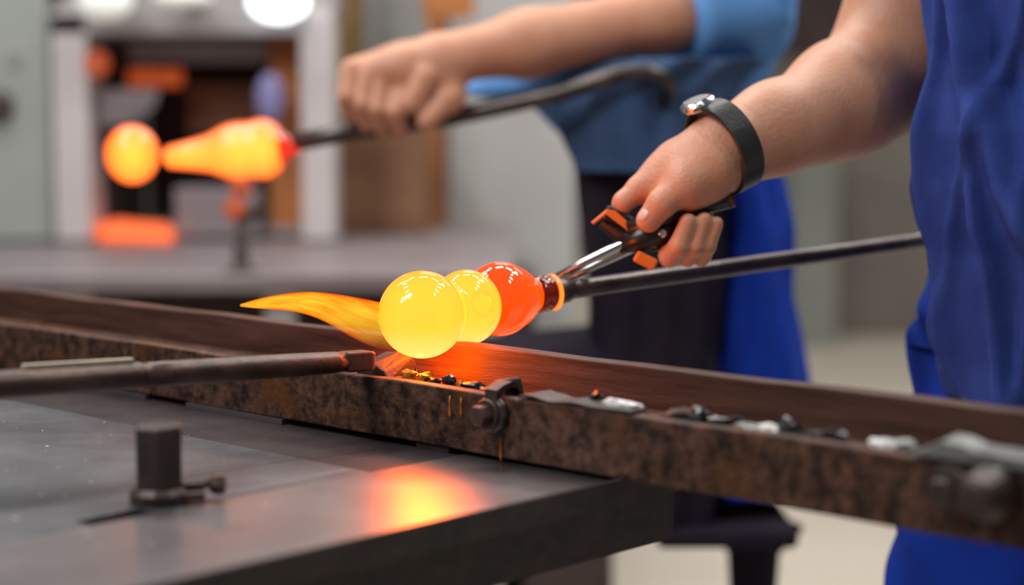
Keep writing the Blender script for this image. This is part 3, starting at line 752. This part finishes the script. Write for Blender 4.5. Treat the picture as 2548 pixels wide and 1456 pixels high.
sil = [(-700, 2300), (-60, 2264), (40, 2280), (120, 2288), (220, 2280), (330, 2264), (470, 2258), (560, 2274), (620, 2300), (700, 2312), (820, 2328), (930, 2348), (990, 2368)]
lv = []
for py, px in sil[::-1]:
    z = y2z(py, 1.80); x0 = px2x(px, 1.80)
    xr = .80 if py > -500 else .74
    x0 -= .040
    lv.append((z, (x0+xr)/2, 1.80, (xr-x0)/2, .135+(.02 if py > 300 else 0)))
def ridge(x, w): return math.exp(-(x/w)**2)
def sf(th, z):
    # side facing the camera is theta = -pi/2 (4.71); long folds fall from the shoulder and swing left towards the hem
    t = (th+PI/2+PI) % (2*PI)-PI        # 0 at the camera side, negative to the left
    zz = z-1.0
    f = 0
    for t0, sl, wd, am in ((-1.25, .25, .09, .010), (-.86, -.9, .08, .014), (-.50, -1.2, .10, .016), (-.12, -.8, .09, .013), (.35, .3, .12, .014), (-1.05, 1.5, .07, .008), (-.68, .8, .06, .007), (-.3, 1.3, .06, .007)):
        c = t0+sl*zz+.12*math.sin(zz*9+t0*7)
        f += am*1.5*(ridge(t-c, wd*.8)-.35)
    f += .005*math.sin(t*9+zz*14)*max(0, -zz*2+.4)+.003*math.sin(t*5-zz*31)+.0018*math.sin(t*22+zz*40)
    f += .02*max(0, (.90-z)/.06)*math.sin(t*6+1)*.7 if z < .90 else 0
    return f
cloth('shirt', lv, M['shirt'], wk, sf, label='royal blue work shirt hanging loose in folds')
# right sleeve, above the frame
bm = bmesh.new(); tube(bm, [lerp(EL, SHD, .62), lerp(EL, SHD, .85), SHD+Vector((.02, -.02, .02)), TC+Vector((0, .05, 1.46))], [.083, .085, .085, .09], 32); obj('sleeve', bm, M['shirt'], wk, smooth=True)
bm = bmesh.new(); tube(bm, [TC+Vector((.12, -.13, 1.2)), TC+Vector((.05, -.11, 1.38)), TC+Vector((0, -.05, 1.46))], [.07, .08, .09], 32); obj('sleeve', bm, M['shirt'], wk, smooth=True)
# trousers: far leg forward, near leg behind
def trleg(c0, c1, r0, r1, seed, lab=None):
    n = 64; nz = 70; bm = bmesh.new(); rings = []
    for i in range(nz+1):
        f = i/nz; c = lerp(Vector(c0), Vector(c1), f); r = r0+(r1-r0)*f
        rings.append([c+Vector((math.cos(t)*(r+o_), math.sin(t)*(r+o_), 0)) for t, o_ in ((2*PI*k/n, .006*math.sin(2*PI*k/n*3+f*6+seed)+.004*math.sin(2*PI*k/n*5-f*14)) for k in range(n))])
    loft(bm, rings, cap=True)
    return obj('trouser_leg', bm, M['trousers'], wk, smooth=True, label=lab)
trleg((px2x(2310, 1.9)+.085, 1.90, y2z(600, 1.9)), (px2x(2276, 1.9)+.1, 1.90, y2z(860, 1.9)), .078, .096, 0)
trleg((px2x(2276, 1.9)+.1, 1.90, y2z(860, 1.9)), (px2x(2236, 1.9)+.103, 1.90, y2z(1500, 1.9)), .096, .100, 0)
trleg((px2x(2236, 1.9)+.103, 1.90, y2z(1500, 1.9)+.002), (px2x(2236, 1.9)+.08, 1.90, .06), .100, .085, 0)
trleg((.66, 1.78, .98), (.70, 1.78, .06), .118, .085, 2)
for cx, cy in ((px2x(2236, 1.9)+.06, 1.90), (.68, 1.78)):
    bm = bmesh.new(); bmesh.ops.create_uvsphere(bm, u_segments=24, v_segments=12, radius=1)
    for vv in bm.verts: vv.co = Vector((cx-.04+vv.co.x*.14, cy+vv.co.y*.05, max(0, .045+vv.co.z*.05)))
    obj('shoe', bm, M['darkcloth'], wk, smooth=True)

# wristwatch
wc = h(1800, 363, .010); waxis = ((h(1765, 385, 0)-h(1850, 342, .012))).normalized()
pu = (h(1752, 272, -.0)-h(1848, 456, -.0)); pu = (pu-waxis*pu.dot(waxis)).normalized(); pw_ = waxis.cross(pu)
if pw_.y > 0: pw_ = -pw_          # towards the camera
wt = bpy.data.objects.new('wristwatch', None)
RA, RB = .0455, .0400
wc = wc-pu*.0015-pw_*.0
n = 72; bm = bmesh.new(); rings = []
for k in range(n+1):
    th = 2*PI*k/n
    dr = pu*math.cos(th)*RA+pw_*math.sin(th)*RB; nn = (pu*math.cos(th)/RA+pw_*math.sin(th)/RB).normalized()
    bow = waxis*(-.008*math.sin(th))          # strap bows a little towards the elbow on the near side
    rings.append([wc+dr+bow+waxis*s_*.0125+nn*o_ for s_, o_ in ((-1, -.001), (-.9, .0018), (.9, .0018), (1, -.001), (.8, -.0018), (-.8, -.0018))])
loft(bm, rings, cap=False)
strap = obj('watch_strap', bm, M['watch'], wk, smooth=False, label='black rubber watch strap')
cc = wc+pu*(RA+.003)-pw_*.004; ct = (pu*.9-pw_*-.25).normalized()
bm = bmesh.new(); lathe(bm, cc-ct*.003+waxis*.004, ct, [(0, .0165), (.002, .0175), (.006, .0175), (.008, .015), (.0085, .013)], 36); obj('watch_case', bm, M['chrome'], strap, smooth=False, label='steel watch case')
bm = bmesh.new(); lathe(bm, cc+ct*.0052+waxis*.004, ct, [(0, .0132), (.0006, .0128)], 36); obj('watch_dial', bm, M['dial'], strap)
bm = bmesh.new(); lathe(bm, cc+ct*.001+waxis*.004+pw_*.0175, pw_, [(0, .003), (.003, .003)], 12); obj('crown', bm, M['chrome'], strap)
bpy.data.objects.remove(wt)

# ------------------------------------------------------------------ far worker
BD = 2.5
def g(px, py, dz=0): return at(px, py, BD+dz)
fw = thing('person', 'blurred person in a light blue shirt and dark apron working behind', 'person', g(1700, 1900))
a = []
w2 = g(1090, 150); e2 = g(1640, 45, .05)
a += [seg(w2, lerp(w2, e2, .4), .034, .043, .02), seg(lerp(w2, e2, .4), e2, .044, .046, .03), seg(e2, g(1780, 30, .09), .044, .044, .03), seg(g(1780, 30, .09), g(1840, -260, .1), .044, .07, .03)]
a += [seg(w2, g(1000, 180), .034, .036, .02), seg(g(1000, 170), g(890, 190), .034, .028, .02), seg(g(1090, 180, .01), g(1120, 240, -.01), .034, .024, .02)]
for i, (x, y) in enumerate(((862, 230), (900, 250), (940, 262), (985, 268))):
    a += [seg(g(x+10, y-60, -.02), g(x, y+10, -.034), .014, .013, .004), seg(g(x, y+10, -.034), g(x+12, y+60, -.012), .013, .011, .004)]
a += [seg(g(1060, 190, -.03), g(1020, 260, -.04), .018, .014, .008), seg(g(1110, 250, -.02), g(1060, 300, -.03), .019, .015, .008)]
v, q = implicit(a, .0035); pa = (smooth_verts(v, q, 2), q)
TX = g(1750, 300).x
bz = [seg((TX, 2.68, .85), (TX+.03, 2.68, 1.36), .075, .07, .04), seg((TX+.02, 2.68, 1.36), (TX+.02, 2.62, 1.45), .07, .07, .04), seg((TX+.02, 2.62, 1.42), (TX, 2.62, 1.58), .06, .055, .03), ell((TX-.02, 2.62, 1.69), (.095, .08, .12), None, .02),
      ell((TX-.12, 2.62, 1.68), (.016, .012, .022), None, .02), seg((TX+.02, 2.62, 1.42), g(1840, -260, .1), .08, .06, .03),
      seg((TX-.08, 2.6, .74), (TX-.42, 2.6, .72), .065, .055, .03), seg((TX-.42, 2.6, .72), (TX-.42, 2.6, .1), .052, .04, .03),
      seg((TX-.05, 2.74, .74), (TX-.40, 2.78, .72), .065, .055, .03), seg((TX-.40, 2.78, .72), (TX-.36, 2.78, .1), .052, .04, .03)]
v, q = implicit(bz, .009)
obj('body', mesh_from([pa, (smooth_verts(v, q, 2), q)], 'body'), M['skin'], fw, smooth=True, label='bare arm and hand of the far worker')
def sil_cloth(name, rows, Y, ry, m, lab=None, amp=.008, sd=0):
    l = []
    for py, xl, xr in rows[::-1]:
        l.append((y2z(py, Y), (px2x(xl, Y)+px2x(xr, Y))/2, Y, (px2x(xr, Y)-px2x(xl, Y))/2, ry))
    return cloth(name, l, m, fw, lambda t, z: amp*math.sin(t*5+z*9+sd)+amp*.5*math.sin(t*11-z*15), 72, 60, lab)
sil_cloth('shirt', [(-420, 1640, 1900), (-200, 1660, 1970), (0, 1690, 1975), (70, 1660, 1965), (115, 1450, 1960), (150, 1190, 1940), (236, 1160, 1900), (262, 1330, 1860), (330, 1400, 1830)], 2.68, .13, M['lightshirt'], 'light blue shirt of the far worker')
sil_cloth('apron', [(150, 1500, 1900), (200, 1400, 1850), (260, 1392, 1800), (330, 1405, 1790), (400, 1440, 1790), (425, 1445, 1780)], 2.56, .10, M['navy'], 'blue grey apron bib of the far worker')
sil_cloth('apron', [(395, 1445, 1780), (600, 1450, 1790), (900, 1470, 1800), (1290, 1480, 1790)], 2.61, .11, M['darkcloth'], 'near black lower apron of the far worker')
sil_cloth('trousers', [(330, 1650, 1900), (430, 1700, 1930), (560, 1740, 1955), (700, 1750, 1960), (850, 1740, 1990), (960, 1700, 2015), (1200, 1690, 2030)], 2.71, .15, M['trousers'], 'bright blue trousers of the far worker')
bm = bmesh.new(); tube(bm, [g(1688, 44, .06), g(1745, 38, .08), g(1815, 10, .08), g(1850, -240, .12)], [.062, .076, .096, .10], 28); obj('sleeve', bm, M['lightshirt'], fw, smooth=True)
for yy, dx in ((2.6, -.42), (2.78, -.37)):
    bm = bmesh.new(); tube(bm, [(TX+.03, yy, .75), (TX-.05, yy, .74), (TX+dx, yy, .72), (TX+dx-.01, yy, .60), (TX+dx, yy, .08)], [.09, .095, .085, .078, .06], 28); obj('trouser_leg', bm, M['darkcloth'], fw, smooth=True)
    bm = bmesh.new(); bmesh.ops.create_uvsphere(bm, u_segments=20, v_segments=10, radius=1)
    for vv in bm.verts: vv.co = Vector((TX+dx-.04+vv.co.x*.14, yy+vv.co.y*.05, max(0, .045+vv.co.z*.05)))
    obj('shoe', bm, M['darkcloth'], fw, smooth=True)
# stool under him
st = thing('stool', 'dark low stool under the far worker, seen beneath the rails', 'stool', g(1870, 1900, .15))
sx = g(1860, 1290, .15).x; sz = g(1860, 1262, .15).z
bm = bmesh.new(); wbox(bm, sx-.15, sx+.055, 2.50, 2.85, sz-.03, sz+.0); obj('seat', bm, M['darkcloth'], st, bevel=.01)
bm = bmesh.new(); tube(bm, [(sx+.01, 2.65, sz-.03), (sx+.01, 2.65, sz-.07), (sx+.01, 2.65, sz-.15), (sx+.01, 2.65, .02)], [.075, .04, .035, .035], 20); obj('column', bm, M['darkcloth'], st, smooth=True)
bm = bmesh.new(); lathe(bm, Vector((sx+.01, 2.65, 0)), Vector((0, 0, 1)), [(0, .19), (.02, .18), (.03, .05)], 32); obj('base', bm, M['darkcloth'], st)

# far blowpipe with glowing piece
fb = thing('blowpipe', 'blurred blowpipe with a long glowing piece held by the far worker', 'blowpipe', g(800, 330))
bm = bmesh.new(); tube(bm, [g(730, 355, .0), g(860, 330), g(1130, 290, .02), g(1400, 232, -.03), g(1540, 184, -.06), g(1610, 176, -.06), g(1655, 190, -.06), g(1672, 222, -.05), g(1650, 262, -.03)], [.013, .013, .013, .012, .012, .011, .010, .009, .008], 20); obj('pipe', bm, M['pipe'], fb, smooth=True)
D0 = g(408, 392); D1 = g(745, 362); dd = D1-D0; Lf = dd.length; s = BD/F
bm = bmesh.new(); lathe(bm, D0, dd, [(0, 10*s), (3*s, 20*s), (12*s, 28*s), (60*s, 36*s), (110*s, 46*s), (140*s, 60*s), (165*s, 70*s), (195*s, 72*s), (215*s, 70*s), (240*s, 75*s), (262*s, 73*s), (285*s, 58*s), (300*s, 36*s)], 48)
obj('glowing_cone', bm, M['hot_far'], fb, smooth=True, label='long glowing yellow cone of glass')
bm = bmesh.new(); lathe(bm, D0+dd*.82, dd, [(0, 52*s), (16*s, 48*s), (34*s, 26*s), (50*s, 20*s), (64*s, 16*s)], 32); obj('glowing_neck', bm, M['hot_red'], fb, smooth=True, label='red cooling neck of the glass')
bm = bmesh.new(); bmesh.ops.create_uvsphere(bm, u_segments=40, v_segments=24, radius=1)
c = g(329, 384)
for vv in bm.verts: vv.co = c+Vector((vv.co.x*67*s, vv.co.y*67*s, vv.co.z*74*s))
obj('glowing_ball', bm, M['hot_far'], fb, smooth=True, label='round glowing ball of glass')
bm = bmesh.new(); tube(bm, [c, D0+dd*.02], [10*s, 12*s], 16); obj('glass_thread', bm, M['hot_red'], fb, smooth=True)

# ------------------------------------------------------------------ back bench, yoke stand
ZB = ZT-.005
fy = lambda py: atz(0, py, ZB).y
bn = thing('steel_bench', 'blurred grey steel bench under the furnace, behind the rails', 'bench', (-.6, 4.0, 0))
bm = bmesh.new(); wbox(bm, -2.4, .0, 3.35, 4.95, ZB-.035, ZB); obj('benchtop', bm, M['bench'], bn, bevel=.004)
for lx in (at(183, 700, 3.42).x, -.45, -.05, -2.2):
    bm = bmesh.new(); wbox(bm, lx-.028, lx+.028, 3.40, 3.456, 0, ZB-.035); obj('leg', bm, M['panel'], bn)
bm = bmesh.new(); wbox(bm, -2.4, -.02, 3.75, 3.8, 0, ZB-.035); obj('back_board', bm, M['soot'], bn)
ys = thing('yoke_stand', 'dark upright yoke stand with roller balls below the far glowing glass', 'stand', at(600, 690, 3.35))
def y_(px, py, dz=0): return at(px, py, 3.42+dz)
zb0 = y_(600, 668)
bm = bmesh.new(); tube(bm, [Vector((y_(600, 600).x, 3.42, ZB)), Vector((y_(600, 600).x, 3.42, ZB+.006)), y_(600, 640), y_(605, 545)], [.04, .02, .015, .012], 20); obj('post', bm, M['soot'], ys, smooth=True)
bm = bmesh.new(); tube(bm, [y_(605, 550), y_(588, 520), y_(585, 505)], .011, 16); tube(bm, [y_(605, 550), y_(640, 520), y_(655, 505)], .011, 16); obj('yoke', bm, M['soot'], ys, smooth=True)
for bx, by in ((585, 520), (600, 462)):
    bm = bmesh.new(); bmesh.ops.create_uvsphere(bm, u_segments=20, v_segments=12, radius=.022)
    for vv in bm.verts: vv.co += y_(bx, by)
    obj('roller_ball', bm, M['coal_dim'] if by == 520 else M['coal_dim'], ys, smooth=True, label='ball lit orange by the furnace')  # orange emission stands in for furnace light on the balls

# ------------------------------------------------------------------ furnace
FY = 4.3
def f_(px, py, dz=0): return at(px, py, FY+dz)
fu = thing('furnace', 'large blurred furnace with pale frame and dark glowing opening at left', 'furnace', (f_(500, 600).x, FY+.3, ZB))
def fbox(name, x0, y0, x1, y1, d0, d1, m, lab=None, bev=.004, parent=None):
    A = f_(x0, y0); B = f_(x1, y1); bm = bmesh.new(); wbox(bm, A.x, B.x, FY+d0, FY+d1, max(B.z, ZB+.0005), A.z)
    return obj(name, bm, m, parent or fu, bevel=bev, label=lab)
zb_py = 595
fbox('side_cabinet', -420, -300, 138, zb_py, -.02, .8, M['greypaint'], 'grey green side cabinet')
fbox('door_post', 138, 30, 238, zb_py, -.05, .1, M['whitepaint'], 'pale pinkish door post')
fbox('lintel', 138, 38, 770, 88, -.05, .1, M['greyframe'], 'grey lintel above the opening')
fbox('upper_panel', 138, -300, 840, 38, .0, .15, M['greyframe'])
fbox('door_post', 752, 20, 838, zb_py, -.05, .1, M['whitepaint'], 'pale right door post')
fbox('lining_back', 238, 88, 752, zb_py, .60, .66, M['soot'])
fbox('lining_side', 200, 88, 238, zb_py, .1, .6, M['soot'])
fbox('lining_top', 238, 60, 752, 92, .1, .6, M['soot'])
fbox('lining_floor', 238, 570, 752, zb_py, .1, .6, M['greyframe'])
fbox('inner_column', 655, 92, 752, 570, .1, .22, M['rust'], 'rusty orange inner column')
fbox('inner_panel', 290, 92, 650, 150, .12, .16, M['greyframe'], 'grey hood inside the opening', )
fbox('brick_slab', 410, 200, 640, 335, .3, .4, M['brown'], 'reddish brown brick slab')
fbox('inner_shelf', 430, 470, 640, 590, .02, .2, M['bench'])
fbox('glowing_bar', 292, 168, 432, 214, .10, .14, M['coal_dim'], 'orange glowing bar in the opening', .01)
bm = bmesh.new(); lathe(bm, f_(236, 158, -.055), Vector((0, 1, 0)), [(0, .028), (.02, .032)], 28); obj('peep_hole', bm, M['coal_dim'], fu, label='round glowing peep hole')
A = f_(345, 585, -.03)
bm = bmesh.new(); loft(bm, [[f_(x, y0, -.04), f_(x, y0, .10), f_(x, y1, .10), f_(x, y1, -.08)] for x, y0, y1 in ((244, 560, 596), (290, 545, 598), (350, 552, 600), (410, 556, 602), (432, 572, 600))])
obj('glowing_sill', bm, M['coal'], fu, bevel=.004, label='bright orange glowing sill')
bm = bmesh.new(); bmesh.ops.create_uvsphere(bm, u_segments=20, v_segments=12, radius=1)
for vv in bm.verts: vv.co = f_(672, 245, .0)+Vector((vv.co.x*.035, vv.co.y*.02, vv.co.z*.06))
tag(obj('hanging_cloth', bm, M['lilac'], smooth=True), 'lilac blurred cloth hanging in the furnace opening', 'cloth')
bm = bmesh.new(); loft(bm, [[f_(x0, y, .02), f_(x1, y, .02), f_(x1, y, .06), f_(x0, y, .06)] for y, x0, x1 in ((222, 240, 395), (262, 250, 385), (300, 240, 345), (312, 245, 320))])
obj('deflector', bm, M['bench'], fu)
bm = bmesh.new(); lathe(bm, f_(0, 262, -.02), Vector((0, -1, 0)), [(0, .034), (.03, .032), (.04, .02)], 28); obj('valve_wheel', bm, M['soot'], fu)
bm = bmesh.new(); lathe(bm, f_(36, 146, -.02), Vector((0, -1, 0)), [(0, .018), (.008, .016)], 20); obj('screw_cap', bm, M['greyframe'], fu)
# lamps above it
for x, y, rx, rz, mm, lab in ((692, 4, .068, .045, 'lamp', 'bright white lamp above the right of the furnace opening'), (262, 4, .065, .042, 'lamp_soft', 'soft white lamp above the left of the furnace opening'), (455, -6, .07, .016, 'lamp_soft', 'thin pale lamp strip above the middle of the furnace opening')):
    lt = thing('work_lamp', lab, 'lamp', f_(x, y, -.14), 'lamps above the furnace')
    bm = bmesh.new(); bmesh.ops.create_uvsphere(bm, u_segments=28, v_segments=16, radius=1)
    for vv in bm.verts: vv.co = f_(x, y, -.14)+Vector((vv.co.x*rx, vv.co.y*.04, vv.co.z*rz))
    obj('bulb', bm, M[mm], lt, smooth=True)
    bm = bmesh.new(); c = f_(x, y, -.14); wbox(bm, c.x-.02, c.x+.02, c.y, c.y+.139, c.z+rz*.5, c.z+rz*.5+.02); obj('bracket', bm, M['greyframe'], lt)

# ------------------------------------------------------------------ things right of the furnace
def bgbox(name, lab, cat, x0, y0, x1, y1, Y, dp, m, foot=False, extra=None):
    A = at(x0, y0, Y); B = at(x1, y1, Y); bm = bmesh.new(); wbox(bm, A.x, B.x, Y, Y+dp, 0 if foot else (ZB+.0005 if cat == 'crate' else B.z), A.z)
    o = obj(name, bm, m, None, bevel=.006); tag(o, lab, cat); return o
bgbox('timber_post', 'olive brown timber post right of the furnace', 'post', 838, -200, 905, 700, 5.3, .1, M['olive'], True)
bgbox('metal_cabinet', 'tall grey metal cabinet behind the far hand', 'cabinet', 905, -200, 1062, 700, 5.6, .4, M['panel'], True)
bgbox('brick_crate', 'brown crate of firebricks standing on the bench end', 'crate', 846, 320, 1062, 618, 4.6, .25, M['brown'])
bgbox('rusty_post', 'thin rusty orange post beside the pale pillar', 'post', 1062, -200, 1102, 700, 5.02, .06, M['rust'], True)
bgbox('steel_sign', 'orange painted beam end at the top edge', 'beam', 1050, -120, 1180, 42, 4.6, .06, M['rust'])
bgbox('pale_pillar', 'wide pale grey pillar in the middle distance', 'pillar', 1112, -250, 1432, 700, 5.1, .4, M['panel'], True)
bgbox('tool_cabinet', 'low dark cabinet under the glowing glass in the distance', 'cabinet', 1050, 700, 1330, 960, 4.0, .4, M['soot'], True)
bgbox('dark_locker', 'dark brown locker in the far right distance', 'locker', 2090, 330, 2420, 590, 9.5, .6, M['wall'], True)
bgbox('grey_locker', 'tall pale grey locker in the far right distance', 'locker', 1975, 380, 2085, 600, 9.0, .6, M['greypaint'], True)
bgbox('dark_hood', 'dark extraction hood in the upper right distance', 'hood', 1960, -200, 2180, 130, 8.0, .6, M['soot'])
# round pale bucket behind the orange bulb
bk2 = thing('bucket', 'pale round bucket blurred behind the blowpipe', 'bucket', at(1385, 1500, 3.9))
c = at(1388, 850, 3.9)
bm = bmesh.new(); lathe(bm, Vector((c.x, 3.9, c.z-.1)), Vector((0, 0, 1)), [(0, .034), (.10, .046), (.118, .046), (.12, .04)], 28); obj('pail', bm, M['panel'], bk2, smooth=False)
bm = bmesh.new(); wbox(bm, c.x-.08, c.x+.12, 3.80, 3.98, 0, c.z-.1); tag(obj('plinth', bm, M['soot'], bevel=.01), 'dark plinth carrying the pale bucket', 'plinth')
